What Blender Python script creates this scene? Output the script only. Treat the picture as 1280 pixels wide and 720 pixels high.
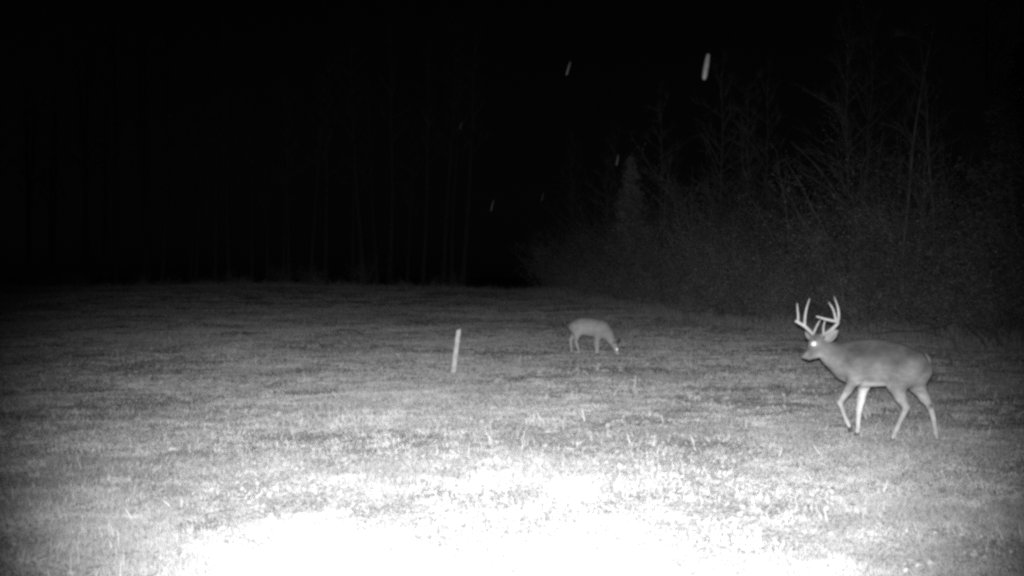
import bpy, math, random
import numpy as np
from mathutils import Vector, Matrix

# ------------------------------------------------------------------ scene, camera, light
sc = bpy.context.scene
COL = sc.collection
for o in list(bpy.data.objects):
    bpy.data.objects.remove(o, do_unlink=True)
rng = np.random.default_rng(7)
random.seed(7)

FPX = 1372.0            # focal length in pixels of a 1280 wide frame
CAM_H = 1.76            # the trail camera is strapped to a trunk at this height
HORIZON = 346.0
PITCH = math.atan((360.0 - HORIZON) / FPX)      # looks very slightly down

sc.render.engine = 'CYCLES'
sc.cycles.use_denoising = False
sc.cycles.max_bounces = 4
sc.cycles.diffuse_bounces = 2
sc.cycles.transparent_max_bounces = 4
sc.cycles.pixel_filter_type = 'BLACKMAN_HARRIS'
sc.cycles.filter_width = 3.2
sc.render.film_transparent = False

cam_d = bpy.data.cameras.new('trail_camera')
cam_d.sensor_width = 36.0
cam_d.lens = 36.0 * FPX / 1280.0
cam_d.clip_start = 0.05
cam_d.clip_end = 2000.0
cam = bpy.data.objects.new('trail_camera', cam_d)
COL.objects.link(cam)
cam.location = (0, 0, CAM_H)
cam.rotation_euler = (math.pi / 2 - PITCH, 0, 0)
sc.camera = cam

SUN_EL, SUN_AZ = math.radians(25), math.radians(200)
w = bpy.data.worlds.new('World')
sc.world = w
w.use_nodes = True
wn = w.node_tree
for n in list(wn.nodes):
    wn.nodes.remove(n)
sky = wn.nodes.new('ShaderNodeTexSky')
sky.sky_type = 'NISHITA'
sky.sun_disc = False
sky.sun_elevation = SUN_EL
sky.sun_rotation = SUN_AZ
bw = wn.nodes.new('ShaderNodeRGBToBW')          # infrared picture: no colour
bg = wn.nodes.new('ShaderNodeBackground')
bg.inputs['Strength'].default_value = 0.0002
wo = wn.nodes.new('ShaderNodeOutputWorld')
wn.links.new(sky.outputs[0], bw.inputs[0])
wn.links.new(bw.outputs[0], bg.inputs['Color'])
wn.links.new(bg.outputs[0], wo.inputs[0])

sun_d = bpy.data.lights.new('moon', 'SUN')       # faint moonlight
sun_d.energy = 0.0006
sun_d.angle = math.radians(0.5)
sun = bpy.data.objects.new('moon', sun_d)
COL.objects.link(sun)
sun.rotation_euler = (math.pi / 2 - SUN_EL, 0, math.pi - SUN_AZ)

# the infrared flash of the trail camera, just above its lens
fl_d = bpy.data.lights.new('infrared_flash', 'SPOT')
fl_d.energy = 15500.0
fl_d.spot_size = math.radians(56.5)
fl_d.spot_blend = 1.0
fl_d.shadow_soft_size = 0.03
fl = bpy.data.objects.new('infrared_flash', fl_d)
COL.objects.link(fl)
fl.location = (0.0, 0.0, CAM_H + 0.06)
AIM_PX, AIM_PY = 648.0, 446.0
aim = Vector(((AIM_PX - 640) / FPX, 1.0, (HORIZON - AIM_PY) / FPX))
fl.rotation_euler = aim.to_track_quat('-Z', 'Y').to_euler()

sc.view_settings.view_transform = 'Standard'
sc.view_settings.look = 'None'
sc.view_settings.exposure = 0.0
sc.view_settings.gamma = 1.0
sc.view_settings.use_curve_mapping = False

CAM = np.array([0.0, 0.0, CAM_H])


def ray(px, py):
    cp, sp = math.cos(PITCH), math.sin(PITCH)
    fwd = np.array([0, cp, -sp]); up = np.array([0, sp, cp])
    return fwd + np.array([1.0, 0, 0]) * (px - 640) / FPX + up * (360 - py) / FPX


# ------------------------------------------------------------------ helpers
def hash2(ix, iy, seed):
    h = (ix.astype(np.int64) * 374761393 + iy.astype(np.int64) * 668265263 + seed * 1442695041) & 0x7fffffff
    h = ((h ^ (h >> 13)) * 1274126177) & 0x7fffffff
    return ((h ^ (h >> 16)) & 0xffff) / 65535.0


def vnoise(x, y, scale, seed=0):
    x = np.asarray(x, float) / scale; y = np.asarray(y, float) / scale
    ix = np.floor(x); iy = np.floor(y)
    fx = x - ix; fy = y - iy
    fx = fx * fx * (3 - 2 * fx); fy = fy * fy * (3 - 2 * fy)
    a = hash2(ix, iy, seed); b = hash2(ix + 1, iy, seed)
    c = hash2(ix, iy + 1, seed); d = hash2(ix + 1, iy + 1, seed)
    return (a * (1 - fx) + b * fx) * (1 - fy) + (c * (1 - fx) + d * fx) * fy


def sstep(a, b, t):
    t = np.clip((t - a) / (b - a), 0, 1)
    return t * t * (3 - 2 * t)


def ground_base(x, y):
    """gentle shape of the field without the tufts"""
    x = np.asarray(x, float); y = np.asarray(y, float)
    return (1.0 - .4 * np.exp(-(x / 3.6) ** 2) + .12 * np.sin(x * .23)) * sstep(35, 95, y) + 1.3 * sstep(8, 40, np.asarray(x, float) - 0.0 * y) * sstep(10, 30, np.asarray(y, float)) * 0.25


def ground_z(x, y):
    z = ground_base(x, y)
    z = z + 0.03 * (vnoise(x, y, 2.3, 1) - .5) + 0.025 * (vnoise(x, y, 0.8, 2) - .5)
    z = z + 0.025 * (vnoise(x, y, 0.33, 3) - .5)
    return z


def on_ground(px, py):
    d = ray(px, py)
    t = 10.0
    for _ in range(60):
        p = CAM + d * t
        g = float(ground_base(p[0], p[1]))
        t2 = (g - CAM_H) / d[2]
        if t2 < 0:
            t2 = 200.0
        t = 0.5 * t + 0.5 * t2
    return CAM + d * t


def link(o, parent=None):
    COL.objects.link(o)
    if parent is not None:
        o.parent = parent
    return o


def tag(o, label=None, cat=None, group=None, kind=None):
    if label: o['label'] = label
    if cat: o['category'] = cat
    if group: o['group'] = group
    if kind: o['kind'] = kind
    return o


def empty(name, loc, rz=0.0, s=1.0):
    o = bpy.data.objects.new(name, None)
    o.empty_display_size = 0.1
    COL.objects.link(o)
    o.location = loc
    o.rotation_euler = (0, 0, rz)
    o.scale = (s, s, s)
    return o


def np_mesh(name, verts, loops, starts, mat=None, smooth=False, tone=None):
    """fast mesh from flat arrays"""
    me = bpy.data.meshes.new(name)
    verts = np.ascontiguousarray(verts, dtype=np.float32)
    loops = np.ascontiguousarray(loops, dtype=np.int32).ravel()
    starts = np.ascontiguousarray(starts, dtype=np.int32).ravel()
    me.vertices.add(len(verts)); me.vertices.foreach_set('co', verts.ravel())
    me.loops.add(len(loops)); me.loops.foreach_set('vertex_index', loops)
    me.polygons.add(len(starts)); me.polygons.foreach_set('loop_start', starts)
    me.update(calc_edges=True)
    if smooth:
        me.polygons.foreach_set('use_smooth', np.ones(len(starts), dtype=bool))
    if tone is not None:
        at = me.attributes.new('tone', 'FLOAT', 'POINT')
        at.data.foreach_set('value', np.ascontiguousarray(tone, dtype=np.float32))
    if mat: me.materials.append(mat)
    me.validate()
    return me


def py_mesh(name, verts, faces, mat=None, smooth=True, tone=None):
    me = bpy.data.meshes.new(name)
    me.from_pydata([tuple(v) for v in verts], [], [tuple(f) for f in faces])
    me.update()
    if smooth:
        for p in me.polygons: p.use_smooth = True
    if tone is not None:
        at = me.attributes.new('tone', 'FLOAT', 'POINT')
        at.data.foreach_set('value', np.ascontiguousarray(tone, dtype=np.float32))
    if mat: me.materials.append(mat)
    return me


def mobj(name, me, parent=None):
    return link(bpy.data.objects.new(name, me), parent)


# ------------------------------------------------------------------ materials (grey: infrared picture)
def grey(v):
    return (v, v, v, 1)


def material(name, lo, hi, scale=8.0, detail=6.0, rough=0.9, bump=0.0, tone=False, spec=0.15, metallic=0.0,
             lo2=None, hi2=None, scale2=0.7, translucent=0.0):
    m = bpy.data.materials.new(name)
    m.use_nodes = True
    nt = m.node_tree
    b = nt.nodes['Principled BSDF']
    b.inputs['Roughness'].default_value = rough
    b.inputs['Specular IOR Level'].default_value = spec
    b.inputs['Metallic'].default_value = metallic
    tc = nt.nodes.new('ShaderNodeTexCoord')
    nz = nt.nodes.new('ShaderNodeTexNoise')
    nz.inputs['Scale'].default_value = scale
    nz.inputs['Detail'].default_value = detail
    nt.links.new(tc.outputs['Object'], nz.inputs['Vector'])
    mr = nt.nodes.new('ShaderNodeMapRange')
    mr.inputs['From Min'].default_value = 0.3; mr.inputs['From Max'].default_value = 0.7
    mr.inputs['To Min'].default_value = lo; mr.inputs['To Max'].default_value = hi
    nt.links.new(nz.outputs['Fac'], mr.inputs['Value'])
    out = mr.outputs['Result']

    def mul(a, c):
        mm = nt.nodes.new('ShaderNodeMath'); mm.operation = 'MULTIPLY'
        nt.links.new(a, mm.inputs[0]); nt.links.new(c, mm.inputs[1])
        return mm.outputs[0]
    if lo2 is not None:
        n2 = nt.nodes.new('ShaderNodeTexNoise')
        n2.inputs['Scale'].default_value = scale2; n2.inputs['Detail'].default_value = 4
        nt.links.new(tc.outputs['Object'], n2.inputs['Vector'])
        m2 = nt.nodes.new('ShaderNodeMapRange')
        m2.inputs['From Min'].default_value = 0.3; m2.inputs['From Max'].default_value = 0.7
        m2.inputs['To Min'].default_value = lo2; m2.inputs['To Max'].default_value = hi2
        nt.links.new(n2.outputs['Fac'], m2.inputs['Value'])
        out = mul(out, m2.outputs['Result'])
    if tone:
        at = nt.nodes.new('ShaderNodeAttribute'); at.attribute_name = 'tone'
        out = mul(out, at.outputs['Fac'])
    cc = nt.nodes.new('ShaderNodeCombineColor')
    for i in range(3):
        nt.links.new(out, cc.inputs[i])
    nt.links.new(cc.outputs[0], b.inputs['Base Color'])
    if bump > 0:
        bp = nt.nodes.new('ShaderNodeBump')
        bp.inputs['Strength'].default_value = 1.0
        bp.inputs['Distance'].default_value = bump
        nt.links.new(nz.outputs['Fac'], bp.inputs['Height'])
        nt.links.new(bp.outputs['Normal'], b.inputs['Normal'])
    if translucent > 0:
        tr = nt.nodes.new('ShaderNodeBsdfTranslucent')
        nt.links.new(cc.outputs[0], tr.inputs['Color'])
        mx = nt.nodes.new('ShaderNodeMixShader')
        mx.inputs[0].default_value = translucent
        nt.links.new(b.outputs[0], mx.inputs[1]); nt.links.new(tr.outputs[0], mx.inputs[2])
        nt.links.new(mx.outputs[0], nt.nodes['Material Output'].inputs['Surface'])
    return m


M_SOIL = material('field_soil', 0.40, 0.56, 9.0, 8, 0.95, 0.02, lo2=0.85, hi2=1.12, scale2=0.55)
M_GRASS = material('grass_blades', 0.85, 1.1, 3.0, 3, 0.8, tone=True, translucent=0.12)
M_STALK = material('dry_stalk', 0.62, 0.78, 20, 4, 0.8)
M_LEAF = material('dead_leaf', 0.42, 0.6, 30, 4, 0.75)
M_COAT = material('deer_coat', 0.86, 1.12, 16, 6, 0.95, 0.012, tone=True, spec=0.1)
M_ANTLER = material('antler', 0.31, 0.47, 25, 5, 0.6, 0.002, tone=True)
M_HOOF = material('hoof', 0.05, 0.09, 30, 3, 0.5)
M_NOSE = material('nose', 0.12, 0.18, 30, 3, 0.4)
M_BARK = material('bark', 0.03, 0.075, 5, 7, 0.95, 0.02)
M_TWIG = material('twigs', 0.055, 0.12, 2, 4, 0.9)
M_CANE = material('thicket_canes', 0.09, 0.18, 2, 4, 0.9)
M_DEADLEAF = material('thicket_leaves', 0.34, 0.56, 1.2, 4, 0.8, translucent=0.2)
M_NEEDLE = material('cedar_foliage', 0.12, 0.22, 2.5, 5, 0.85, translucent=0.15)
M_STAKE = material('weathered_wood', 0.4, 0.66, 14, 7, 0.8, 0.004)
M_STREAK = material('sleet', 0.017, 0.025, 40, 3, 0.6)  # for the exposure streaks, dark because motion thins their light
M_EYE2 = material('soft_eye_shine', 0.85, 0.95, 10, 2, 0.78, metallic=1.0)
M_STREAK2 = material('thin_sleet_streak', 0.008, 0.012, 40, 3, 0.6)
M_EYE = material('eye_shine', 0.9, 0.97, 10, 2, 0.58, metallic=1.0)

# ------------------------------------------------------------------ ground
def axis(fine_a, fine_b, step, lo, hi, grow=1.16):
    mid = list(np.arange(fine_a, fine_b + 1e-6, step))
    s = step; v = mid[-1]; right = []
    while v < hi:
        s *= grow; v += s; right.append(v)
    s = step; v = mid[0]; left = []
    while v > lo:
        s *= grow; v -= s; left.append(v)
    return np.array(left[::-1] + mid + right)


gx = axis(-12, 13, 0.10, -500, 500)
gy = axis(5, 24, 0.085, -60, 900, 1.03)
X, Y = np.meshgrid(gx, gy)
Z = ground_z(X, Y)
nx, ny = len(gx), len(gy)
V = np.stack([X.ravel(), Y.ravel(), Z.ravel()], 1)
i = np.arange(nx - 1)[None, :] + np.arange(ny - 1)[:, None] * nx
Q = np.stack([i, i + 1, i + 1 + nx, i + nx], -1).reshape(-1, 4)
me = np_mesh('field_ground', V, Q, np.arange(len(Q)) * 4, M_SOIL, True)
tag(mobj('field_ground', me), 'uneven short grass field floor running to the woods', kind='structure')


# ------------------------------------------------------------------ grass
def blades(x, y, h, wdt, tone, lean, name):
    n = len(x)
    a = rng.uniform(0, 2 * math.pi, n)
    la = rng.uniform(0, 2 * math.pi, n)
    dx, dy = np.cos(a) * wdt / 2, np.sin(a) * wdt / 2
    lx, ly = np.cos(la) * lean * h, np.sin(la) * lean * h
    z0 = ground_z(x, y) - 0.012
    P = np.empty((n, 5, 3))
    P[:, 0] = np.stack([x - dx, y - dy, z0], 1)
    P[:, 1] = np.stack([x + dx, y + dy, z0], 1)
    mz = z0 + h * 0.58
    P[:, 2] = np.stack([x + dx * .75 + lx * .35, y + dy * .75 + ly * .35, mz], 1)
    P[:, 3] = np.stack([x - dx * .75 + lx * .35, y - dy * .75 + ly * .35, mz], 1)
    P[:, 4] = np.stack([x + lx, y + ly, z0 + h * np.sqrt(np.clip(1 - 0.5 * lean ** 2, .2, 1))], 1)
    b = np.arange(n)[:, None] * 5
    F4 = b + np.array([[0, 1, 2, 3]]); F3 = b + np.array([[3, 2, 4]])
    loops = np.concatenate([F4, F3], 1).ravel()
    st = (np.arange(n)[:, None] * 7 + np.array([[0, 4]])).ravel()
    return np_mesh(name, P.reshape(-1, 3), loops, st, M_GRASS, False, np.repeat(tone, 5))


def fan(n, d0, d1, half):
    d = d0 * (d1 / d0) ** rng.uniform(0, 1, n)
    a = rng.uniform(-half, half, n)
    return d * np.tan(a), d


def spikes(x, y, h, wdt, tone, lean, name):
    """the cheapest blade, one pointed triangle"""
    n = len(x)
    a = rng.uniform(0, 2 * math.pi, n); la = rng.uniform(0, 2 * math.pi, n)
    dx, dy = np.cos(a) * wdt / 2, np.sin(a) * wdt / 2
    z0 = ground_z(x, y) - 0.01
    P = np.empty((n, 3, 3))
    P[:, 0] = np.stack([x - dx, y - dy, z0], 1)
    P[:, 1] = np.stack([x + dx, y + dy, z0], 1)
    P[:, 2] = np.stack([x + np.cos(la) * lean * h, y + np.sin(la) * lean * h, z0 + h], 1)
    return np_mesh(name, P.reshape(-1, 3), np.arange(n * 3), np.arange(n) * 3, M_GRASS, False, np.repeat(tone, 3))


x, y = fan(1900000, 5.6, 96, math.radians(30))
patch = 0.45 * vnoise(x, y, 1.7, 11) + 0.35 * vnoise(x, y, 0.55, 12) + 0.2 * vnoise(x, y, 0.2, 15)
keep = rng.uniform(0, 1, len(x)) < (0.62 + 0.38 * sstep(0.3, 0.6, patch))
x, y, patch = x[keep], y[keep], patch[keep]
n = len(x)
far = np.clip(y / 10, 1.0, 5)
near = 1 + .25 * sstep(12, 7, y)
h = (0.016 + 0.034 * patch ** 1.5) * rng.uniform(.5, 1.35, n) * np.clip(far, 1, 5) ** 0.45
wd = 0.0075 * near * far ** .85 * rng.uniform(.7, 1.3, n)
cl = vnoise(x, y, .5, 22) * .55 + vnoise(x, y, .21, 23) * .45
tn = 0.355 + 0.10 * sstep(.25, .75, vnoise(x, y, 2.4, 21)) + 0.10 * (cl - .5) + .12 * sstep(.60, .80, cl)
tn = tn * rng.uniform(.93, 1.07, n)
me = spikes(x, y, h, wd, tn, rng.uniform(.1, .9, n), 'field_grass')
tag(mobj('field_grass', me), 'short patchy frost pale grass covering the field', 'grass', kind='stuff')

# scattered thin taller dry blades
x, y = fan(9000, 5, 45, math.radians(31))
n = len(x)
keep = vnoise(x, y, 1.2, 31) > .55
x, y = x[keep], y[keep]
hh_ = rng.uniform(.06, .15, len(x))
tuft_px = [(586, 469), (596, 467), (548, 463), (575, 468), (530, 512), (592, 526), (570, 530), (664, 530), (700, 532), (618, 553), (482, 572), (560, 572), (430, 585),
           (350, 520), (740, 558), (840, 560), (1066, 638), (1138, 612), (1207, 626), (1180, 610), (1000, 600), (960, 628), (905, 592), (300, 562), (130, 560), (230, 500),
           (60, 470), (180, 610), (250, 650), (1240, 650), (1100, 662), (1150, 545), (420, 470), (680, 498), (860, 520)]
tc_ = np.array([on_ground(*q)[:2] for q in tuft_px])
rx, ry = fan(2800, 7, 42, math.radians(29))
kp_ = rng.uniform(0, 1, 2800) < .25 + .75 * sstep(.4, .7, vnoise(rx, ry, 1.6, 33))
rx, ry = rx[kp_], ry[kp_]
tc_ = np.vstack([tc_, np.stack([rx, ry], 1)])
sz_ = np.repeat(rng.uniform(.35, 1.5, len(tc_)) ** 1.3, 45)
tx = np.repeat(tc_[:, 0], 45) + rng.normal(0, .075, len(tc_) * 45) * sz_
ty = np.repeat(tc_[:, 1], 45) + rng.normal(0, .085, len(tc_) * 45) * sz_
x = np.concatenate([x, tx]); y = np.concatenate([y, ty]); hh_ = np.concatenate([hh_, rng.uniform(.028, .07, len(tx)) * (.6 + .4 * sz_)]); n = len(x)
me = blades(x, y, hh_, np.full(n, .0065) * np.clip(y / 10, 1, 3), np.concatenate([rng.uniform(.5, .66, n - len(tx)), np.repeat(rng.uniform(.4, .72, len(tc_)), 45)]),
            np.concatenate([rng.uniform(.05, .7, n - len(tx)), rng.uniform(.3, 1.2, len(tx))]), 'tall_dry_grass')
tag(mobj('tall_dry_grass', me), 'thin pale dry grass blades standing above the short turf', 'grass', kind='stuff')

# broad clover like leaves lying low between the blades
x, y = fan(46000, 5, 30, math.radians(31))
pt = vnoise(x, y, 0.9, 41) * .6 + vnoise(x, y, .3, 42) * .4
keep = pt > .56
x, y = x[keep], y[keep]; n = len(x)
s = rng.uniform(.010, .022, n) * np.clip(y / 11, 1, 2)
a = rng.uniform(0, 6.28, n); tz = rng.uniform(-.5, .9, n)
ca, sa = np.cos(a), np.sin(a)
z = ground_z(x, y) + rng.uniform(.01, .045, n)
P = np.empty((n, 4, 3))
for k, (u, v_) in enumerate([(-1, -.6), (.2, -.9), (1, .2), (-.3, 1)]):
    P[:, k, 0] = x + s * (u * ca - v_ * sa)
    P[:, k, 1] = y + s * (u * sa + v_ * ca) * 0.8
    P[:, k, 2] = z + s * v_ * tz
me = np_mesh('clover_leaves', P.reshape(-1, 3), np.arange(n * 4), np.arange(n) * 4, M_GRASS, False,
             np.repeat(rng.uniform(.4, .6, n), 4))
tag(mobj('clover_cover', me), 'low broad leaved clover patches scattered through the turf', 'ground cover', kind='stuff')


# ------------------------------------------------------------------ tubes and trees
def tube_into(vs, fs, pts, rad, sides=5, cap=True):
    pts = [np.asarray(p, float) for p in pts]
    n = len(pts)
    base = len(vs)
    up0 = None
    for k in range(n):
        t = pts[min(k + 1, n - 1)] - pts[max(k - 1, 0)]
        t = t / (np.linalg.norm(t) + 1e-9)
        if up0 is None:
            r = np.array([0, 0, 1.0]) if abs(t[2]) < .9 else np.array([1.0, 0, 0])
            u = np.cross(t, r)
        else:
            u = up0 - t * np.dot(up0, t)
        u = u / (np.linalg.norm(u) + 1e-9); up0 = u
        v = np.cross(t, u)
        for j in range(sides):
            an = 2 * math.pi * j / sides
            vs.append(pts[k] + rad[k] * (math.cos(an) * u + math.sin(an) * v))
    for k in range(n - 1):
        for j in range(sides):
            a = base + k * sides + j; b = base + k * sides + (j + 1) % sides
            fs.append((a, b, b + sides, a + sides))
    if cap:
        fs.append(tuple(base + j for j in range(sides))[::-1])
        fs.append(tuple(base + (n - 1) * sides + j for j in range(sides)))


def wander(p, d, length, segs, wob, droop, R):
    pts = [np.array(p, float)]
    d = np.array(d, float); d /= np.linalg.norm(d)
    for _ in range(segs):
        d = d + np.array([R.gauss(0, wob), R.gauss(0, wob), R.gauss(0, wob) + droop])
        d /= np.linalg.norm(d)
        pts.append(pts[-1] + d * length / segs)
    return pts


def bare_tree(seed, H, r0, spread, nb, low, wob=.05):
    R = random.Random(seed)
    tv, tf, cv, cf = [], [], [], []
    pts = wander((0, 0, -.2), (R.gauss(0, wob), R.gauss(0, wob), 1), H, 10, wob, .03, R)
    rad = [r0 * (1 - .9 * k / 10) ** .9 + .006 for k in range(11)]
    rad[0] *= 1.35
    tube_into(tv, tf, pts, rad, 7)
    for b in range(nb):
        u = low + (1 - low) * (b + R.random()) / nb
        k = min(int(u * 10), 9); f = u * 10 - k
        p = pts[k] * (1 - f) + pts[k + 1] * f
        az = b * 2.4 + R.uniform(-.6, .6)
        el = R.uniform(.35, 1.1)
        L = H * spread * (1.1 - .75 * u) * R.uniform(.6, 1.25)
        d = (math.cos(az) * math.cos(el), math.sin(az) * math.cos(el), math.sin(el))
        bp = wander(p, d, L, 6, .13, .05, R)
        br = rad[k] * .42
        tube_into(cv, cf, bp, [br * (1 - .85 * q / 6) + .004 for q in range(7)], 4, False)
        for t in range(R.randint(4, 7)):
            q = R.randint(1, 5)
            dd = (bp[q + 1] - bp[q]); dd /= np.linalg.norm(dd)
            dd = dd + np.array([R.gauss(0, .55), R.gauss(0, .55), R.gauss(.15, .4)])
            tp = wander(bp[q], dd, L * R.uniform(.25, .55), 4, .2, .04, R)
            tube_into(cv, cf, tp, [br * .38 * (1 - .7 * e / 4) + .004 for e in range(5)], 3, False)
            for _ in range(3):
                e = R.randint(1, 3)
                d3 = (tp[e + 1] - tp[e]); d3 /= np.linalg.norm(d3)
                d3 = d3 + np.array([R.gauss(0, .6), R.gauss(0, .6), R.gauss(.1, .5)])
                wp = wander(tp[e], d3, L * R.uniform(.12, .28), 3, .25, .03, R)
                tube_into(cv, cf, wp, [.006, .005, .004, .002], 3, False)
    return py_mesh('trunk', tv, tf, M_BARK), py_mesh('crown', cv, cf, M_TWIG)


def leaf_quads(points, size, R, vs, fs, flat=.5):
    for p in points:
        s = size * R.uniform(.5, 1.5)
        a = np.array([R.gauss(0, 1), R.gauss(0, 1), R.gauss(0, flat)]); a /= np.linalg.norm(a)
        b = np.cross(a, np.array([R.gauss(0, 1), R.gauss(0, 1), R.gauss(0, 1)])); b /= np.linalg.norm(b) + 1e-9
        k = len(vs)
        p = np.asarray(p)
        vs.extend([p - a * s, p + b * s * .45, p + a * s, p - b * s * .45])
        fs.append((k, k + 1, k + 2, k + 3))


def shrub(seed, H, W, stems, leaves):
    R = random.Random(seed)
    sv, sf, lv, lf = [], [], [], []
    for i_ in range(stems):
        az = R.uniform(0, 6.28); el = R.uniform(.75, 1.5)
        p0 = (R.gauss(0, W * .2), R.gauss(0, W * .2), -.08)
        L = H * R.uniform(.55, 1.15)
        bp = wander(p0, (math.cos(az) * math.cos(el), math.sin(az) * math.cos(el), math.sin(el)), L, 7, .14, -.035, R)
        r = R.uniform(.008, .02)
        tube_into(sv, sf, bp, [r * (1 - .8 * q / 7) + .004 for q in range(8)], 4, False)
        for t in range(R.randint(5, 9)):
            q = R.randint(2, 6)
            dd = np.array([R.gauss(0, 1), R.gauss(0, 1), R.gauss(.2, .6)])
            tp = wander(bp[q], dd, L * R.uniform(.15, .4), 4, .25, 0, R)
            tube_into(sv, sf, tp, [.008, .007, .006, .005, .003], 3, False)
            m_ = int(leaves * 1.5 * R.uniform(.2, 1.8))
            pts_ = [tp[R.randint(1, 4)] + np.array([R.gauss(0, .13), R.gauss(0, .13), R.gauss(0, .13)]) for _ in range(m_)]
            leaf_quads(pts_, .018, R, lv, lf)
    return py_mesh('stems', sv, sf, M_CANE), py_mesh('foliage', lv, lf, M_DEADLEAF, False)


def conifer(seed, H, W, n):
    R = random.Random(seed)
    tv, tf, lv, lf = [], [], [], []
    pts = wander((0, 0, -.2), (0, 0, 1), H, 8, .02, .02, R)
    tube_into(tv, tf, pts, [.13 * (1 - .95 * k / 8) + .01 for k in range(9)], 7)
    for b in range(n):
        u = (R.random() ** 1.25) * .97 + .02
        az = R.uniform(0, 6.28)
        prof = W * (1 - u) ** .9 * (1 + .25 * math.sin(u * 23 + az * 2)) * R.uniform(.5, 1.2) + .06
        z0 = H * u
        d = np.array([math.cos(az), math.sin(az), R.uniform(.05, .5)])
        bp = wander((pts[4][0] * u, pts[4][1] * u, z0), d, prof, 3, .1, .03, R)
        tube_into(tv, tf, bp, [.018, .014, .01, .005], 3, False)
        for q in range(int(16 + prof * 36)):
            e = R.random() ** .6
            k = min(int(e * 3), 2); f = e * 3 - k
            p = bp[k] * (1 - f) + bp[k + 1] * f + np.array([R.gauss(0, .09), R.gauss(0, .09), R.gauss(0, .09)])
            leaf_quads([p], .055, R, lv, lf)
    return py_mesh('trunk', tv, tf, M_BARK), py_mesh('crown', lv, lf, M_NEEDLE, False)


def plant(name, meshes, parts, loc, rz, s, label, cat, group=None):
    r = empty(name, loc, rz, s)
    tag(r, label, cat, group)
    for m_, pn in zip(meshes, parts):
        mobj(pn, m_, r)
    return r


def edge_x(y):
    """x of the right hand woodland edge at depth y"""
    return float(np.interp(y, [4, 27, 33, 38, 45, 57, 70, 84, 100], [17.5, 12.9, 10.6, 9.0, 7.6, 6.1, 3.3, 2.4, 2.0]))


TREES = [bare_tree(11, 13, .095, .28, 30, .16), bare_tree(12, 11, .08, .30, 28, .12), bare_tree(13, 15, .11, .25, 32, .2),
         bare_tree(14, 8.5, .06, .33, 24, .12), bare_tree(15, 9.5, .07, .36, 26, .14)]
TALL = [bare_tree(21, 20, .22, .16, 20, .45, .012), bare_tree(22, 22, .26, .15, 20, .5, .015), bare_tree(23, 18, .18, .18, 20, .4, .018)]
SHRUBS = [shrub(31, 2.6, 1.8, 26, 21), shrub(32, 3.8, 2.2, 32, 18), shrub(33, 1.9, 1.8, 26, 27), shrub(34, 5.2, 2.6, 34, 18)]
R = random.Random(5)


def gpoint(x, y):
    return (x, y, float(ground_z(np.array(x), np.array(y))))


# right hand woodland edge: trees behind, thicket in front
yy = 12.0
while yy < 84:
    for row in range(3):
        x_ = edge_x(yy) + 1.8 + row * 3.0 + R.uniform(-1.2, 1.4)
        y_ = yy + R.uniform(-1.3, 1.3)
        s_ = R.uniform(.55, .85)
        plant('bare_tree', TREES[R.randrange(5)], ('trunk', 'crown'), gpoint(x_, y_), R.uniform(0, 6.28), s_,
              'bare leafless tree rising out of the thicket along the lit woods edge', 'tree', 'bare trees in the woods edge')
    yy += 2.6 + yy * .03
yy = 14.0
while yy < 80:
    for row in range(3):
        x_ = edge_x(yy) + .6 + row * 1.7 + R.uniform(-.5, .8)
        y_ = yy + R.uniform(-.8, .8)
        k = R.choice([0, 1, 3, 3]) if row else R.choice([0, 2, 2, 0, 1])
        plant('thicket_shrub', SHRUBS[k], ('stems', 'foliage'), gpoint(x_, y_), R.uniform(0, 6.28), R.uniform(.75, 1.2) * (1 + .14 * row),
              'tangled twiggy shrub with clinging dead leaves at the edge of the woods', 'shrub', 'shrubs along the woods edge')
    yy += 1.5 + yy * .022

# slim leaning saplings standing clear behind the buck
SAP = [bare_tree(61, 8.5, .055, .22, 14, .3), bare_tree(62, 11, .06, .2, 14, .35)]
for pr in SAP:
    for m_ in pr:
        m_.materials[0] = M_CANE
for (px, yb, lean, s_) in [(992, 402, .08, .8), (1130, 414, -.06, 1.0), (1142, 413, .05, .9), (1168, 414, -.12, .95)]:
    p = on_ground(px, yb)
    t = plant('sapling', SAP[0 if s_ < .92 else 1], ('trunk', 'crown'), gpoint(p[0], p[1]), px * 1.7, s_,
              'slim pale bare sapling in front of the dark thicket behind the buck', 'tree', 'slim saplings behind the buck')
    t.rotation_euler[1] = lean

# the pointed evergreen and the dark one at the right margin
cx, cy = (788 - 640) / FPX * 58, 58.0
plant('cedar_tree', conifer(41, 7.7, 1.8, 420), ('trunk', 'crown'), gpoint(cx, cy), .4, 1.0,
      'pointed evergreen cedar standing above the brush behind the grazing doe', 'tree')
cx, cy = (1275 - 640) / FPX * 29.5, 29.5
plant('broad_cedar_tree', conifer(42, 8.0, 2.3, 480), ('trunk', 'crown'), gpoint(cx, cy), 1.4, 1.0,
      'broad dark evergreen cedar among bare trees at the woods edge behind the buck', 'tree')

# far tree line across the field
for k in range(46):
    x_ = -62 + k * 1.32 + R.uniform(-.6, .6)
    if -2.8 < x_ < 3.2:
        continue
    y_ = 90 + 7 * R.random() - 0.0006 * x_ * x_
    plant('tall_tree', TALL[R.randrange(3)], ('trunk', 'crown'), gpoint(x_, y_), R.uniform(0, 6.28), R.uniform(.8, 1.15),
          'tall straight bare tree in the barely lit far tree line across the field', 'tree', 'far tree line')
for k in range(34):
    x_ = -48 + k * 1.5 + R.uniform(-.6, .6)
    if -2.6 < x_ < 3.4:
        continue
    plant('brush_clump', SHRUBS[R.randrange(4)], ('stems', 'foliage'), gpoint(x_, 87 + R.uniform(-1.5, 2)), R.uniform(0, 6.28), R.uniform(.25, .6),
          'low brush clump at the foot of the far tree line', 'shrub', 'brush under the far tree line')

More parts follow.
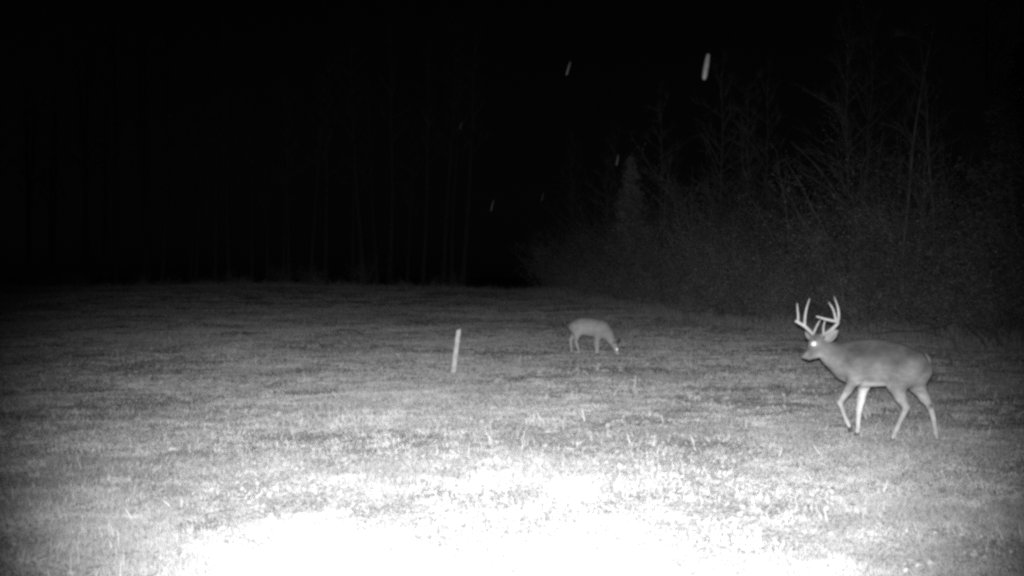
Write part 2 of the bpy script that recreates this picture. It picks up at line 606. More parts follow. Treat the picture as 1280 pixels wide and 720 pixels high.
# ------------------------------------------------------------------ weeds along the woods edge
n = 26000
y = rng.uniform(13, 80, n)
ex = np.interp(y, [4, 27, 33, 38, 45, 57, 70, 84, 100], [17.5, 12.9, 10.6, 9.0, 7.6, 6.1, 3.3, 2.4, 2.0])
x = ex + rng.normal(.6, 1.0, n)
n2_ = 9000
x = np.concatenate([x, rng.uniform(-50, 6, n2_)]); y = np.concatenate([y, 86 + rng.normal(0, 2.2, n2_)]); n = len(x)
me = blades(x, y, rng.uniform(.12, .7, n) * (0.4 + .8 * vnoise(x, y, 1.6, 51)), rng.uniform(.008, .022, n), rng.uniform(.25, .5, n),
            rng.uniform(.1, .8, n), 'edge_weeds')
tag(mobj('edge_weeds', me), 'rank dead weeds growing along the foot of the thicket', 'weeds', kind='stuff')

# ------------------------------------------------------------------ stake
base = on_ground(566.5, 466.0)
dist = base[1]
mpp = dist / FPX
hgt = 54.5 * mpp
lean_x = 7.0 * mpp
root = empty('wooden_stake', (base[0], base[1], float(ground_z(base[0], base[1]))))
tag(root, 'pale wooden stake leaning to one side alone in the open field', 'stake')
wv, wf = [], []
wx, wy = .043, .03
rows = [(-.15, 1.0, 0), (0, 1.0, 0), (.2, 1.0, .002), (.45, .97, -.002), (.7, .98, .003), (.93, .96, 0), (.985, .95, 0), (1.0, .82, 0)]
for (u, s_, j) in rows:
    c = np.array([lean_x * u + j, 0.02 * u, hgt * u])
    ch = .25
    for (a, b) in [(-1, -1 + ch), (-1 + ch, -1), (1 - ch, -1), (1, -1 + ch), (1, 1 - ch), (1 - ch, 1), (-1 + ch, 1), (-1, 1 - ch)]:
        dz = (.012 * a if u > .9 else 0)
        wv.append(c + np.array([a * wx * s_, b * wy * s_, dz]))
for k in range(len(rows) - 1):
    for j in range(8):
        a = k * 8 + j; b = k * 8 + (j + 1) % 8
        wf.append((a, b, b + 8, a + 8))
wf.append(tuple(range(8))[::-1]); wf.append(tuple((len(rows) - 1) * 8 + j for j in range(8)))
mobj('shaft', py_mesh('shaft', wv, wf, M_STAKE, False), root)
kv, kf = [], []
ang = [2 * math.pi * j / 6 for j in range(6)]
for yo in (-.033, -.029):
    for a in ang:
        kv.append((lean_x * .9 + math.cos(a) * .009, yo, hgt * .9 + math.sin(a) * .009))
kf = [tuple(range(6))] + [(j, j + 6, (j + 1) % 6 + 6, (j + 1) % 6) for j in range(6)]
mobj('nail_head', py_mesh('nail_head', kv, kf, M_HOOF, False), root)


# ------------------------------------------------------------------ deer: smooth blended volumes meshed by surface nets
def surface_nets(val, origin, step):
    neg = val < 0
    nx_, ny_, nz_ = val.shape
    cnt = np.zeros((nx_ - 1, ny_ - 1, nz_ - 1)); acc = np.zeros((nx_ - 1, ny_ - 1, nz_ - 1, 3))
    corners = [(a, b, c) for a in (0, 1) for b in (0, 1) for c in (0, 1)]
    sl = lambda c: tuple(slice(c[k], val.shape[k] - 1 + c[k]) for k in range(3))
    for c0 in corners:
        for ax in range(3):
            if c0[ax]: continue
            c1 = list(c0); c1[ax] = 1
            v0, v1 = val[sl(c0)], val[sl(c1)]
            m_ = (v0 < 0) != (v1 < 0)
            t = np.where(m_, v0 / np.where(m_, v0 - v1, 1), 0)
            cnt += m_
            for k in range(3):
                acc[..., k] += m_ * (c0[k] + (t if k == ax else 0))
    act = cnt > 0
    idx = -np.ones(act.shape, dtype=np.int64)
    idx[act] = np.arange(act.sum())
    cells = np.argwhere(act)
    P = (cells + acc[act] / cnt[act][:, None]) * step + origin
    quads = []
    for ax in range(3):
        s0 = [slice(1, -1)] * 3; s0[ax] = slice(0, -1)
        s1 = [slice(1, -1)] * 3; s1[ax] = slice(1, None)
        a, b = neg[tuple(s0)], neg[tuple(s1)]
        for flip, msk in ((False, a & ~b), (True, ~a & b)):
            e = np.argwhere(msk)
            if len(e) == 0: continue
            off = np.ones(3, dtype=int); off[ax] = 0
            e = e + off
            o1, o2 = [(1, 2), (2, 0), (0, 1)][ax]
            d1 = np.zeros(3, int); d1[o1] = 1
            d2 = np.zeros(3, int); d2[o2] = 1
            q = [e - d1 - d2, e - d2, e, e - d1]
            q = [idx[tuple(k.T)] for k in q]
            if flip: q = q[::-1]
            quads.append(np.stack(q, 1))
    return P, np.concatenate(quads)


def smin(a, b, k):
    h_ = np.clip(.5 + .5 * (b - a) / k, 0, 1)
    return b + (a - b) * h_ - k * h_ * (1 - h_)


class Deer:
    def __init__(self, px, D, F, N):
        """px: image column of the trunk middle, D: distance, F: heading, N: sideways direction towards the viewer"""
        d = ray(px, 400)
        self.O = np.array([d[0] / d[1] * D, D, 0.0])
        self.O[2] = float(ground_base(self.O[0], self.O[1]))
        self.F = np.array(F + (0,), float); self.N = np.array(N + (0,), float)
        self.prims = []

    def T(self, px, py, s, z=None):
        """point whose sideways offset from the animal's middle plane is s"""
        d = ray(px, py)
        t = (s - np.dot(CAM - self.O, self.N)) / np.dot(d, self.N)
        p = CAM + d * t - self.O
        if z is not None: p[2] = z
        return p

    def cone(self, a, b, ra, rb, k=.03):
        self.prims.append(('c', np.asarray(a, float), np.asarray(b, float), ra, rb, k))

    def chain(self, pts, rad, k=.03):
        for q in range(len(pts) - 1):
            self.cone(pts[q], pts[q + 1], rad[q], rad[q + 1], k)

    def trunk(self, stations):
        """stations: (px, ytop, ybottom, halfwidth)"""
        rows_ = []
        for (px, yt, yb, b) in stations:
            pt, pb = self.T(px, yt, 0), self.T(px, yb, 0)
            rows_.append((np.dot((pt + pb) / 2, self.F), (pt[2] + pb[2]) / 2, (pt[2] - pb[2]) / 2, b))
        self.st = np.array(sorted(rows_))

    def field(self, P):
        f = P @ self.F; s = P @ self.N; z = P[..., 2]
        st = self.st
        g = np.linspace(st[0, 0] - .3, st[-1, 0] + .3, 400)
        ker = np.exp(-.5 * (np.arange(-30, 31) / 12) ** 2); ker /= ker.sum()
        cols = []
        for c in (1, 2, 3):
            v = np.interp(g, st[:, 0], st[:, c])
            v = np.convolve(np.pad(v, 30, mode='edge'), ker, mode='valid')
            cols.append(np.interp(f, g, v))
        zc, a, b = cols
        over = np.maximum(np.maximum(st[0, 0] - f, f - st[-1, 0]), 0)
        capr = .09
        dz = z - zc
        b = b * (1 - .22 * np.clip(-dz / a, -1, 1) * 0 - .12 * np.clip(dz / a, 0, 1))
        q = np.sqrt((s / b) ** 2 + (dz / a) ** 2 + (over / capr) ** 2)
        val = (q - 1) * np.minimum(a, b) * .9
        for (_, A, B, ra, rb, k) in self.prims:
            AB = B - A; L2 = np.dot(AB, AB) + 1e-12
            t = np.clip(((P - A) @ AB) / L2, 0, 1)
            dd = P - A - t[..., None] * AB
            dv = np.sqrt((dd ** 2).sum(-1)) - (ra + (rb - ra) * t)
            val = smin(val, dv, k)
        return val

    def body_mesh(self, step):
        pts = np.array([p for pr in self.prims for p in (pr[1], pr[2])])
        lo = pts.min(0) - .26; hi = pts.max(0) + .26
        lo[2] = -.03
        axs = [np.arange(lo[k], hi[k] + step, step) for k in range(3)]
        val = np.empty([len(a) for a in axs])
        for q, xv in enumerate(axs[0]):
            G = np.stack(np.meshgrid([xv], axs[1], axs[2], indexing='ij'), -1)[0]
            val[q] = self.field(G)
        P, Q = surface_nets(val, lo, step)
        # two light smoothing passes
        for _ in range(3):
            acc = np.zeros_like(P); c = np.zeros(len(P))
            for k in range(4):
                a_, b_ = Q[:, k], Q[:, (k + 1) % 4]
                np.add.at(acc, a_, P[b_]); np.add.at(c, a_, 1)
            P = .5 * P + .5 * acc / np.maximum(c, 1)[:, None]
        return P, Q


def lathe_curve(vs, fs, pts, rad, sides=8):
    tube_into(vs, fs, pts, rad, sides, True)


def spline(pts, n):
    pts = np.array(pts, float)
    P = np.vstack([2 * pts[0] - pts[1], pts, 2 * pts[-1] - pts[-2]])
    out = []
    m_ = len(pts) - 1
    for q in range(n + 1):
        u = q / n * m_; k = min(int(u), m_ - 1); t = u - k
        p0, p1, p2, p3 = P[k], P[k + 1], P[k + 2], P[k + 3]
        out.append(.5 * (2 * p1 + (p2 - p0) * t + (2 * p0 - 5 * p1 + 4 * p2 - p3) * t * t + (3 * p1 - p0 - 3 * p2 + p3) * t ** 3))
    return out


def ear_mesh(base, tip, wide, facing, t_in=.22, t_out=.15):
    """cupped leaf shaped ear with thickness"""
    base, tip, facing = map(lambda q: np.asarray(q, float), (base, tip, facing))
    ax = tip - base; L = np.linalg.norm(ax); ax /= L
    facing = facing - ax * np.dot(facing, ax); facing /= np.linalg.norm(facing)
    side = np.cross(ax, facing)
    prof = [(0, .38), (.12, .55), (.3, .88), (.5, 1.0), (.7, .85), (.86, .5), (.96, .2), (1.0, .04)]
    vs, fs = [], []
    for shell in (0, 1):
        for (u, wv_) in prof:
            for j in range(7):
                v_ = (j - 3) / 3
                cup = (v_ * v_) * wide * .55 * wv_ - .018 * (1 - shell) * (1 - .6 * abs(v_))
                p = base + ax * L * u + side * v_ * wide * wv_ * .95 + facing * cup
                vs.append(p)
    m_ = len(prof) * 7
    for sh in (0, 1):
        for r_ in range(len(prof) - 1):
            for j in range(6):
                a = sh * m_ + r_ * 7 + j
                q = (a, a + 1, a + 8, a + 7)
                fs.append(q if sh else q[::-1])
    for r_ in range(len(prof) - 1):
        for j in (0, 6):
            a = r_ * 7 + j
            q = (a, a + 7, a + 7 + m_, a + m_)
            fs.append(q if j else q[::-1])
    tone = [t_in if k >= m_ else t_out for k in range(2 * m_)]
    return py_mesh('ear', vs, fs, M_COAT, True, tone)


def ball_mesh(name, c, r, mat, squash=(1, 1, 1)):
    vs, fs = [], []
    n1, n2 = 8, 12
    for a in range(n1 + 1):
        th = math.pi * a / n1
        for b in range(n2):
            ph = 2 * math.pi * b / n2
            vs.append(np.asarray(c) + r * np.array([math.sin(th) * math.cos(ph) * squash[0], math.sin(th) * math.sin(ph) * squash[1], math.cos(th) * squash[2]]))
    for a in range(n1):
        for b in range(n2):
            k = a * n2 + b; k2 = a * n2 + (b + 1) % n2
            fs.append((k, k + n2, k2 + n2, k2))
    return py_mesh(name, vs, fs, mat)


def hoof_mesh(ankle, toe_dir, z0=0.0, size=.028, height=.055, tilt=None):
    """a cloven hoof: two pointed toes side by side"""
    td = np.asarray(toe_dir, float); td /= np.linalg.norm(td)
    up = np.array([0, 0, 1.0]) if tilt is None else np.asarray(tilt, float) / np.linalg.norm(tilt)
    td = td - up * np.dot(td, up); td /= np.linalg.norm(td)
    sd = np.cross(up, td)
    vs, fs = [], []
    for s in (-1, 1):
        b = len(vs)
        outline = [(-.8, .15), (-.8, .95), (0, 1.05), (.9, .75), (1.7, .12), (.6, .1)]
        for (hh, sc_) in ((0, 1.0), (.55, .86), (1.0, .66)):
            for (u, v_) in outline:
                vs.append(np.asarray(ankle) - up * height * (1 - hh) + td * size * (u * sc_ - .12 * hh) + sd * s * size * v_ * sc_)
        for r_ in range(2):
            for j in range(6):
                a, c = b + r_ * 6 + j, b + r_ * 6 + (j + 1) % 6
                q = (a, c, c + 6, a + 6)
                fs.append(q if s > 0 else q[::-1])
        fs.append(tuple(b + j for j in range(6))); fs.append(tuple(b + 12 + j for j in range(6)))
    return py_mesh('hoof', vs, fs, M_HOOF, False)


def tail_mesh(pts, wid, thick, back, tone_mid, tone_edge):
    """flat hanging tail: dark in the middle, white fringe"""
    vs, fs, tn_ = [], [], []
    pts = spline(pts, 8)
    back = np.asarray(back, float); back /= np.linalg.norm(back)
    prof = [.5, .8, 1.0, 1.05, 1.0, .9, .75, .5, .12]
    for k, p in enumerate(pts):
        t = pts[min(k + 1, 8)] - pts[max(k - 1, 0)]; t /= np.linalg.norm(t)
        sd = np.cross(t, back); sd /= np.linalg.norm(sd)
        for j in range(10):
            an = 2 * math.pi * j / 10
            vs.append(p + sd * math.cos(an) * wid * prof[k] + back * math.sin(an) * thick * prof[k])
            tn_.append(tone_edge if (abs(math.cos(an)) > .75 or math.sin(an) < -.2) else tone_mid)
    for k in range(8):
        for j in range(10):
            a = k * 10 + j; b = k * 10 + (j + 1) % 10
            fs.append((a, b, b + 10, a + 10))
    fs.append(tuple(range(10))[::-1]); fs.append(tuple(80 + j for j in range(10)))
    return py_mesh('tail', vs, fs, M_COAT, True, tn_)


def blob(P, c, r):
    return np.exp(-(((P - np.asarray(c)) ** 2).sum(1)) / (r * r))


# ---- the buck
th = math.radians(27)
B = Deer(1100, 11.85, (-math.cos(th), math.sin(th)), (-math.sin(th), -math.cos(th)))
T = B.T
B.trunk([(1155, 447, 476, .085), (1146, 438, 484, .13), (1132, 431, 484, .15), (1114, 426.5, 482.5, .165), (1094, 423.5, 483.5, .175),
         (1076, 424, 484, .165), (1062, 428, 482, .14), (1051, 436, 474, .10)])
# neck and head
B.chain([T(1070, 449, .0), T(1054, 449, .02), T(1041, 443, .06), T(1031, 436, .10)], [.19, .165, .128, .095], .06)
B.cone(T(1029, 431.5, .115), T(1024, 430.5, .14), .078, .070, .035)             # cranium
B.cone(T(1021, 434, .165), T(1009, 443, .265), .060, .036, .03)                 # muzzle
B.cone(T(1009, 443, .265), T(1006.3, 445.6, .285), .036, .030, .015)            # nose
B.cone(T(1026, 440, .12), T(1011, 447.8, .25), .056, .024, .03)                 # jaw
B.cone(T(1015.5, 427.5, .10), T(1011.5, 439.5, .215), .046, .036, .025)             # far cheek and bridge
B.cone(T(1017, 420.5, .10), T(1027, 420.5, .17), .028, .030, .03)               # brow ridge with pedicles
# near foreleg, lifted
e = T(1069, 472, .12)
kn = T(1049.8, 503.5, .11); ft = T(1058.5, 526.5, .11)
B.chain([T(1070, 452, .10), e], [.115, .070], .06)
B.chain([e, T(1060, 488, .12), kn], [.064, .042, .030], .03)
B.chain([kn, T(1053, 513, .11), ft], [.031, .0215, .024], .015)
pst = T(1062.2, 533.5, .11)
B.chain([ft, pst], [.024, .020], .015)
# far foreleg, planted
B.chain([T(1076, 458, -.08), T(1080, 482, -.09)], [.10, .058], .06)
hz = .05
f2 = T(1072.5, 534, -.085)
B.chain([T(1080, 482, -.09), T(1076, 500, -.085), T(1073.8, 512, -.085)], [.058, .042, .033], .03)
f2b = T(1071.5, 540.5, -.085)
B.chain([T(1073.8, 512, -.085), T(1073, 523, -.085), f2, f2b], [.033, .0235, .025, .022], .015)
# near hind leg, forward
B.chain([T(1141, 456, .07), T(1121, 482, .10)], [.135, .092], .07)
B.chain([T(1121, 482, .10), T(1126, 497, .105), T(1133, 509.5, .105)], [.088, .060, .037], .03)
B.cone(T(1133, 509.5, .105), T(1136.3, 508.5, .105), .034, .018, .015)
h1 = T(1119.5, 539, .10)
B.chain([T(1132.5, 511, .105), T(1126, 525, .10), h1], [.036, .026, .027], .015)
h1b = T(1116.2, 547.5, .10)
B.chain([h1, h1b], [.026, .022], .01)
# far hind leg, trailing
B.chain([T(1147, 462, -.06), T(1147, 482, -.09)], [.125, .09], .07)
B.chain([T(1147, 483, -.09), T(1155, 496, -.09), T(1162.5, 508, -.09)], [.080, .055, .036], .03)
B.cone(T(1162.5, 508, -.09), T(1166, 506.5, -.09), .034, .018, .015)
h2 = T(1169.8, 541.5, -.09)
B.chain([T(1163, 509, -.09), T(1167, 524, -.09), h2], [.036, .026, .027], .015)
h2b = T(1171.3, 548, -.09)
B.chain([h2, h2b], [.026, .022], .01)
P, Q = B.body_mesh(.0085)
f = P @ B.F; s = P @ B.N; z = P[:, 2]
tone = np.full(len(P), .225)
tone = tone - .115 * sstep(.64, 1.0, z + .03 * np.sin(f * 9))                                   # darker saddle
tone = np.where(z < .62, .225 + .15 * sstep(.62, .40, z) * 1.0, tone)      # paler shanks
belly = sstep(.655, .59, z) * sstep(.24, .18, f) * sstep(-.16, -.06, f)
tone = tone + .34 * belly
tone = tone + .26 * blob(P, T(1071, 473, .12), .05)                       # white arm pit
for (bx_, by_, br_, bs_) in ((1074, 436, .11, .022), (1092, 439, .13, .024), (1108, 437, .12, .02), (1119, 455, .075, .04), (1082, 462, .06, .02), (1062, 450, .09, .024), (1138, 437, .08, .02), (1052, 440, .1, .012)):
    tone = tone - 1.5 * bs_ * blob(P, T(bx_, by_, .15), br_)  # dark coat patches, plus muscle shade painted behind shoulder and on flank
for (bx_, by_, br_, bs_) in ((1138, 468, .10, .035), (1068, 462, .07, .03), (1098, 468, .1, .02)):
    tone = tone + bs_ * blob(P, T(bx_, by_, .15), br_)  # muscle highlights on haunch and shoulder, painted into the coat tone
for (bx_, by_) in ((1152, 446), (1150, 455), (1148, 464), (1146, 472)):
    tone = tone + .06 * blob(P, T(bx_, by_, .09), .05)
tone = tone + .10 * blob(P, T(1150, 480, -.02), .12) + .06 * sstep(.45, .2, z) * 1.0
inner = sstep(-.03, -.075, s) * sstep(.60, .5, z) * sstep(.1, .3, f)
tone = tone + .16 * inner                                                  # pale inside of the far foreleg
tone = tone + .09 * blob(P, T(1010, 447, .24), .05) + .22 * blob(P, T(1017.6, 430.5, .19), .048) + .15 * blob(P, T(1022, 446, .17), .07) + .05 * blob(P, T(1036, 455, .12), .1)  # pale muzzle and throat; the ring round the eye paints its soft glow
tg = T(1164, 507.2, -.06)
tone = tone * (1 - .85 * np.exp(-(((P - tg) ** 2).sum(1)) / .028 ** 2))    # tarsal gland stain
tone = tone * (.74 + .26 * vnoise(f * 1.0, z + s, .13, 61) + .26 * vnoise(f * .45, z + s, .03, 62))
buck = empty('whitetail_buck', tuple(B.O))
tag(buck, 'antlered whitetail buck walking with one foreleg lifted and head turned', 'deer')
bo = mobj('body', np_mesh('body', P, Q, np.arange(len(Q)) * 4, M_COAT, True, tone), buck)


def antler(D_, beam, brad, tines, parent, name='antler'):
    vs, fs = [], []
    bp = spline(beam, 18)
    lathe_curve(vs, fs, bp, list(np.interp(np.linspace(0, 1, 19), np.linspace(0, 1, len(brad)), brad)), 8)
    burr = [bp[0] - (bp[1] - bp[0]) * .15, bp[0] + (bp[1] - bp[0]) * .25]
    lathe_curve(vs, fs, burr, [brad[0] * 1.45, brad[0] * 1.35], 8)
    o_ = mobj(name, py_mesh(name, vs, fs, M_ANTLER, True, list(np.repeat(np.interp(np.linspace(0, 1, 19), [0, .25, 1], [.55, .9, 1.1]), 8)) + [.5] * 16), parent)
    for (pts, rr) in tines:
        tv, tf = [], []
        sp = spline(pts, 9)
        rads = [rr * (1 - .78 * (k / 9) ** 1.6) for k in range(10)]
        lathe_curve(tv, tf, sp, rads, 7)
        mobj('tine', py_mesh('tine', tv, tf, M_ANTLER, True, list(np.repeat(np.linspace(.85, 1.12, 10), 7))), o_)
    return o_


antler(B, [T(1017.2, 419, .10), T(1011.5, 413, .09), T(1005.5, 407.5, .09), T(999, 403.6, .12), T(994.2, 401.2, .16)], [.021, .020, .0185, .017, .011],
       [([T(1005.8, 407.8, .09), T(1006.2, 398, .08), T(1008, 386.5, .07), T(1012, 373.2, .07)], .0165),
        ([T(997.3, 403, .13), T(997.8, 396, .13), T(997, 387.5, .13), T(996.4, 378.8, .14)], .0145),
        ([T(1016.3, 417.8, .10), T(1019, 412, .12), T(1022, 405.5, .14), T(1025.4, 400.0, .15)], .0135)], buck)
antler(B, [T(1028, 419.5, .17), T(1034, 415.6, .20), T(1040.5, 411, .24), T(1046, 405.5, .27), T(1047.5, 402.3, .29), T(1042.5, 401.3, .33), T(1031, 398.6, .38), T(1020.3, 395.4, .42)],
       [.021, .020, .0195, .018, .017, .015, .012, .006],
       [([T(1046.6, 404.5, .28), T(1048.4, 396, .28), T(1047.4, 384.5, .27), T(1042.5, 370.4, .26)], .0165),
        ([T(1044.9, 401.8, .30), T(1043.4, 393, .31), T(1040.4, 384.8, .32), T(1035.6, 377.4, .32)], .0145),
        ([T(1029.8, 418.6, .18), T(1029.2, 412, .20), T(1030, 405.5, .22), T(1031.6, 400.2, .23)], .0135)], buck)
camdir = (CAM - B.O); camdir[2] = 0; camdir /= np.linalg.norm(camdir)
mobj('ear', ear_mesh(T(1032, 426.5, .155), T(1047.6, 412.8, .20), .060, camdir + B.F * .5), buck)
mobj('ear', ear_mesh(T(1015.5, 423.5, .08), T(1006.2, 414.2, .03), .045, B.F * 1.0 + camdir * .3), buck)
mobj('eye', ball_mesh('eye', T(1017.6, 430.2, .195), .038, M_EYE2), buck)
mobj('eye', ball_mesh('eye', T(1013.5, 429.5, .045), .020, M_EYE), buck)
mobj('nose', ball_mesh('nose', T(1004.6, 446.0, .292), .023, M_NOSE, (1, 1, .85)), buck)
mobj('tail', tail_mesh([T(1156.5, 441, -.0), T(1161.8, 449, -.0), T(1161.8, 463, -.0), T(1157.5, 478, -.0)], .045, .022, -B.F, .10, .17), buck)
for (ank, di, tl) in [(pst, (T(1064, 538, .11) - pst), (T(1060.3, 529, .11) - T(1064, 538, .11))), (f2b, B.F, None), (h1b, B.F, None), (h2b, B.F, None)]:
    if tl is None:
        a_ = np.array(ank); hh = max(a_[2] + .012, .03)
        mobj('hoof', hoof_mesh(a_, di, size=.026, height=hh), buck)
    else:
        mobj('hoof', hoof_mesh(np.array(ank), B.F * .3 + np.array([0, 0, -1.0]), size=.024, height=.055, tilt=tl), buck)

# ---- the doe
th = math.radians(10)
Dd = Deer(737, 24.9, (math.cos(th), -math.sin(th)), (-math.sin(th), -math.cos(th)))
T = Dd.T
Dd.trunk([(714.5, 403.5, 413, .09), (719, 398.8, 418, .14), (727, 397.2, 419.5, .165), (737, 397.2, 420.5, .18), (746, 399, 422.5, .165),
          (753, 402, 423.5, .14), (758, 406.5, 422, .10)])
Dd.chain([T(752, 411, 0), T(759.5, 418, .02), T(765, 426, .04), T(768.3, 431.5, .05)], [.19, .135, .085, .064], .06)
Dd.cone(T(768.3, 431.8, .05), T(769.4, 434.4, .06), .068, .062, .03)
Dd.cone(T(769.8, 435.5, .07), T(772.2, 442.2, .11), .055, .034, .03)
Dd.cone(T(768.6, 435.5, .06), T(771, 442, .10), .045, .026, .03)
# forelegs
for (pxa, sg) in ((747.0, .09), (745.3, -.09)):
    Dd.chain([T(747.5, 414, sg * .9), T(pxa - .2, 424, sg)], [.11, .055], .06)
    Dd.chain([T(pxa - .2, 424, sg), T(pxa + .1, 432.5, sg), T(pxa, 439.5, sg), T(pxa + .3, 441.6, sg)], [.052, .032, .024, .022], .02)
# hind legs
Dd.chain([T(718.5, 409, .07), T(721.5, 417.5, .10)], [.135, .085], .07)
Dd.chain([T(721.7, 418, .10), T(720.5, 423, .10), T(719.8, 427, .10)], [.085, .055, .036], .03)
Dd.chain([T(719.9, 427, .10), T(722.4, 435, .10), T(724, 441.6, .10)], [.036, .026, .024], .02)
Dd.chain([T(718.5, 409, -.06), T(717.8, 418, -.09)], [.12, .08], .07)
Dd.chain([T(717.6, 418, -.09), T(715, 422, -.09), T(713.2, 425.5, -.09)], [.078, .05, .036], .03)
Dd.chain([T(713.2, 425.5, -.09), T(713.9, 433, -.09), T(714.7, 440.6, -.09)], [.036, .026, .024], .02)
P, Q = Dd.body_mesh(.0105)
f = P @ Dd.F; s = P @ Dd.N; z = P[:, 2]
tone = .38 + 0 * z - .12 * sstep(.55, .86, z) + .05 * sstep(.45, .25, z)
tone = tone + .12 * sstep(.45, .41, z) * sstep(.3, .2, np.abs(f)) * sstep(.14, .08, np.abs(s))
tone = tone * (.85 + .3 * vnoise(f, z + s, .16, 63))
tone = tone - .10 * blob(P, T(757, 413, .1), .12) + .08 * blob(P, T(772, 442, .1), .05)
doe = empty('whitetail_doe', tuple(Dd.O))
tag(doe, 'antlerless doe grazing with her head down and a shining eye', 'deer')
mobj('body', np_mesh('body', P, Q, np.arange(len(Q)) * 4, M_COAT, True, tone), doe)
cd = (CAM - Dd.O); cd[2] = 0; cd /= np.linalg.norm(cd)
mobj('ear', ear_mesh(T(768.6, 430.5, .09), T(767.4, 426.0, .18), .045, cd + np.array([0, 0, .3])), doe)
mobj('ear', ear_mesh(T(770.2, 430.5, .02), T(774.9, 423.0, -.05), .05, Dd.F + np.array([0, 0, -.4]), .10, .08), doe)
mobj('eye', ball_mesh('eye', T(771.3, 436.8, .135), .04, M_EYE, (1, .4, 1)), doe)
mobj('eye', ball_mesh('eye', T(772.0, 436.2, .02), .022, M_EYE), doe)
mobj('nose', ball_mesh('nose', T(772.7, 443.4, .115), .024, M_NOSE, (1, 1, .8)), doe)
mobj('tail', tail_mesh([T(713.2, 402.5, 0), T(711.3, 406, 0), T(711.6, 411, 0), T(713.4, 416, 0)], .05, .022, -Dd.F, .2, .36), doe)
for (px, py, sg) in ((747.3, 441.6, .09), (745.6, 441.6, -.09), (724, 441.6, .10), (714.7, 440.6, -.09)):
    a_ = T(px, py, sg)
    mobj('hoof', hoof_mesh(a_, Dd.F, size=.026, height=max(a_[2] + .012, .03)), doe)

# ------------------------------------------------------------------ single stalks and leaves that stand out of the turf
def stalk_mesh(seed):
    r_ = random.Random(seed)
    vs, fs = [], []
    p = wander((0, 0, -.03), (r_.gauss(0, .18), r_.gauss(0, .18), 1), 1.0, 5, .07, -.02, r_)
    tube_into(vs, fs, p, [.028, .026, .024, .022, .018, .008], 4)
    for q in range(2):
        k = r_.randint(1, 3)
        b = wander(p[k], (r_.gauss(0, .6), r_.gauss(0, .6), .8), .4, 3, .2, -.15, r_)
        tube_into(vs, fs, b, [.022, .02, .015, .005], 3)
    return py_mesh('stem', vs, fs, M_STALK)


STALK = [stalk_mesh(k) for k in range(6)]
stalks = [(792, 487, 20), (737, 470, 9), (748, 513, 14), (829, 531, 15), (788, 554, 17), (870, 562, 22), (665, 529, 15), (678, 529, 16),
          (616, 553, 17), (547, 567, 14), (731, 528, 20), (886, 594, 14), (973, 573, 15), (1027, 569, 16), (1016, 600, 14), (1083, 524, 15),
          (1088, 522, 12), (1168, 580, 15), (1103, 616, 22), (167, 652, 19), (218, 636, 16), (227, 634, 14), (215, 427, 9), (84, 654, 12),
          (102, 654, 12), (322, 676, 24), (445, 604, 16), (640, 506, 12), (925, 622, 16), (1210, 590, 14), (345, 560, 12)]
for k, (px, py, hp) in enumerate(stalks):
    p = on_ground(px, py)
    r_ = empty('dry_stalk', gpoint(p[0], p[1]), k * 2.1)
    sx = hp * p[1] / FPX
    tag(r_, 'single pale dry weed stalk standing up from the short turf', 'stalk', 'dry stalks in the field')
    o_ = mobj('stem', STALK[k % 6], r_)
    th_ = max(.26, p[1] * .022)
    o_.scale = (th_, th_, sx)


def leaf_mesh(seed):
    r_ = random.Random(seed)
    prof = [(-1, .05), (-.6, .55), (-.1, .8), (.4, .6), (.8, .25), (1, .03)]
    vs, fs = [], []
    bow = r_.uniform(.15, .5); tw = r_.uniform(-.4, .4)
    for (u, w_) in prof:
        for v_ in (-1, 0, 1):
            ww = w_ * r_.uniform(.8, 1.1)
            vs.append((u, v_ * ww * .75, bow * (1 - u * u) * .6 + abs(v_) * .28 * w_ + tw * u * v_ * .5 + .1))
    for k in range(5):
        for j in range(2):
            a = k * 3 + j
            fs.append((a, a + 1, a + 4, a + 3))
    me_ = py_mesh('fallen_leaf', vs, fs, M_LEAF, True)
    return me_


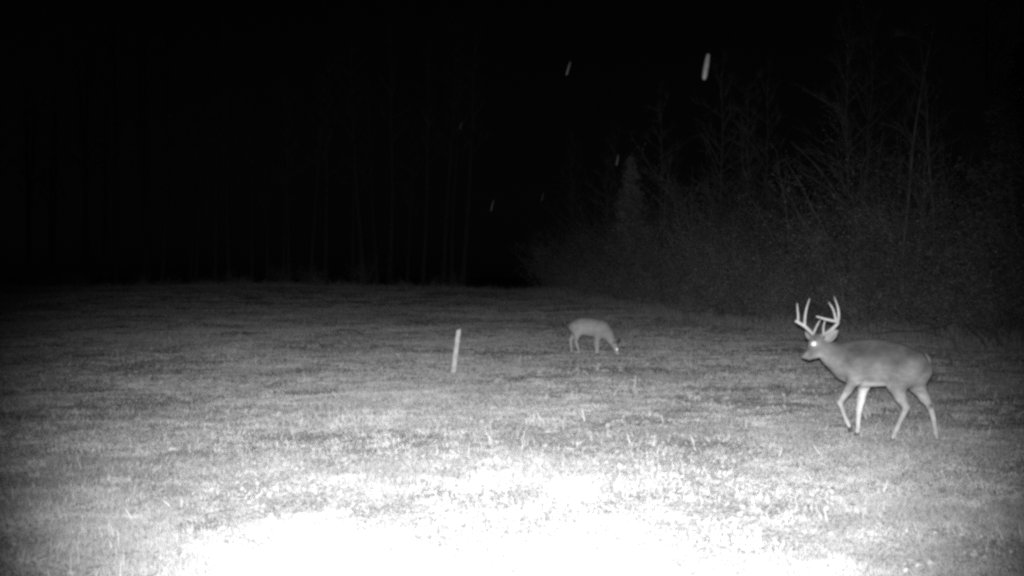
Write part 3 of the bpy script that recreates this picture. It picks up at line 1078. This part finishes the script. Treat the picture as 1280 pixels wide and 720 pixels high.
LEAF = [leaf_mesh(k) for k in range(6)]
leaves = [(527, 511), (580, 514), (680, 496), (592, 526), (360, 581), (909, 546), (959, 626), (1066, 637), (1138, 612), (1207, 624), (1099, 661),
          (971, 646), (307, 480), (78, 500), (586, 469), (596, 467), (548, 463), (604, 530), (663, 531), (571, 528), (482, 571), (700, 533), (740, 560),
          (620, 553), (560, 570), (842, 558), (1110, 640), (1180, 650), (1040, 600), (1005, 655), (420, 560), (465, 540), (390, 600), (260, 645),
          (300, 560), (230, 500), (130, 560), (350, 520), (440, 500), (505, 490), (760, 535), (960, 520), (905, 590), (1230, 560), (330, 610)]
R = random.Random(9)
for (px, py) in leaves:
    p = on_ground(px, py)
    o_ = mobj('fallen_leaf', LEAF[R.randrange(6)])
    g_ = gpoint(p[0], p[1])
    o_.location = (g_[0], g_[1], g_[2] + .015)
    s_ = R.uniform(.03, .055)
    o_.scale = (s_, s_, s_)
    o_.rotation_euler = (R.gauss(0, .35), R.gauss(0, .35), R.uniform(0, 6.28))
    tag(o_, 'pale curled dead leaf lying on the short turf', 'leaf', 'dead leaves on the field')


# ------------------------------------------------------------------ exposure streaks of falling sleet, built as solid slivers
def sliver(px0, py0, px1, py1, wpx, D, label, grp=None):
    a, b = ray(px0, py0), ray(px1, py1)
    A = CAM + a * (D / a[1]); Bp = CAM + b * ((D - .02) / b[1])
    c = (A + Bp) / 2
    vs, fs = [], []
    pts = [(A + (Bp - A) * u) - c for u in (0, .06, .3, .6, .85, .96, 1)]
    r_ = wpx * D / FPX / 2
    tube_into(vs, fs, pts, [r_ * q for q in (.25, .7, .92, 1.0, .95, .7, .25)], 8)
    o_ = mobj('sleet_streak', py_mesh('sleet_streak', vs, fs, M_STREAK if wpx > 5 else M_STREAK2))
    o_.location = c
    tag(o_, label, 'sleet', grp)


sliver(885.5, 67, 880, 100, 7.2, 7.0, 'thick pale blur streak of sleet falling through the dark sky, largest of them')
sliver(713, 77, 708, 94, 2.4, 9.0, 'thin blur streak of sleet falling high in the dark sky')
sliver(773, 193, 770.5, 207, 1.9, 11.0, 'short blur streak of sleet falling beside the pointed cedar top')
sliver(617, 250, 613.5, 264, 1.2, 13.0, 'faint thin blur streak of sleet falling low before the dark gap in the trees')
sliver(679.5, 241, 677, 251, 0.7, 14.0, 'very faint tiny blur streak of sleet falling level with the middle of the pointed cedar')
sliver(577.5, 152, 575, 162, 0.7, 14.0, 'very faint tiny blur streak of sleet falling high before the far tree line')
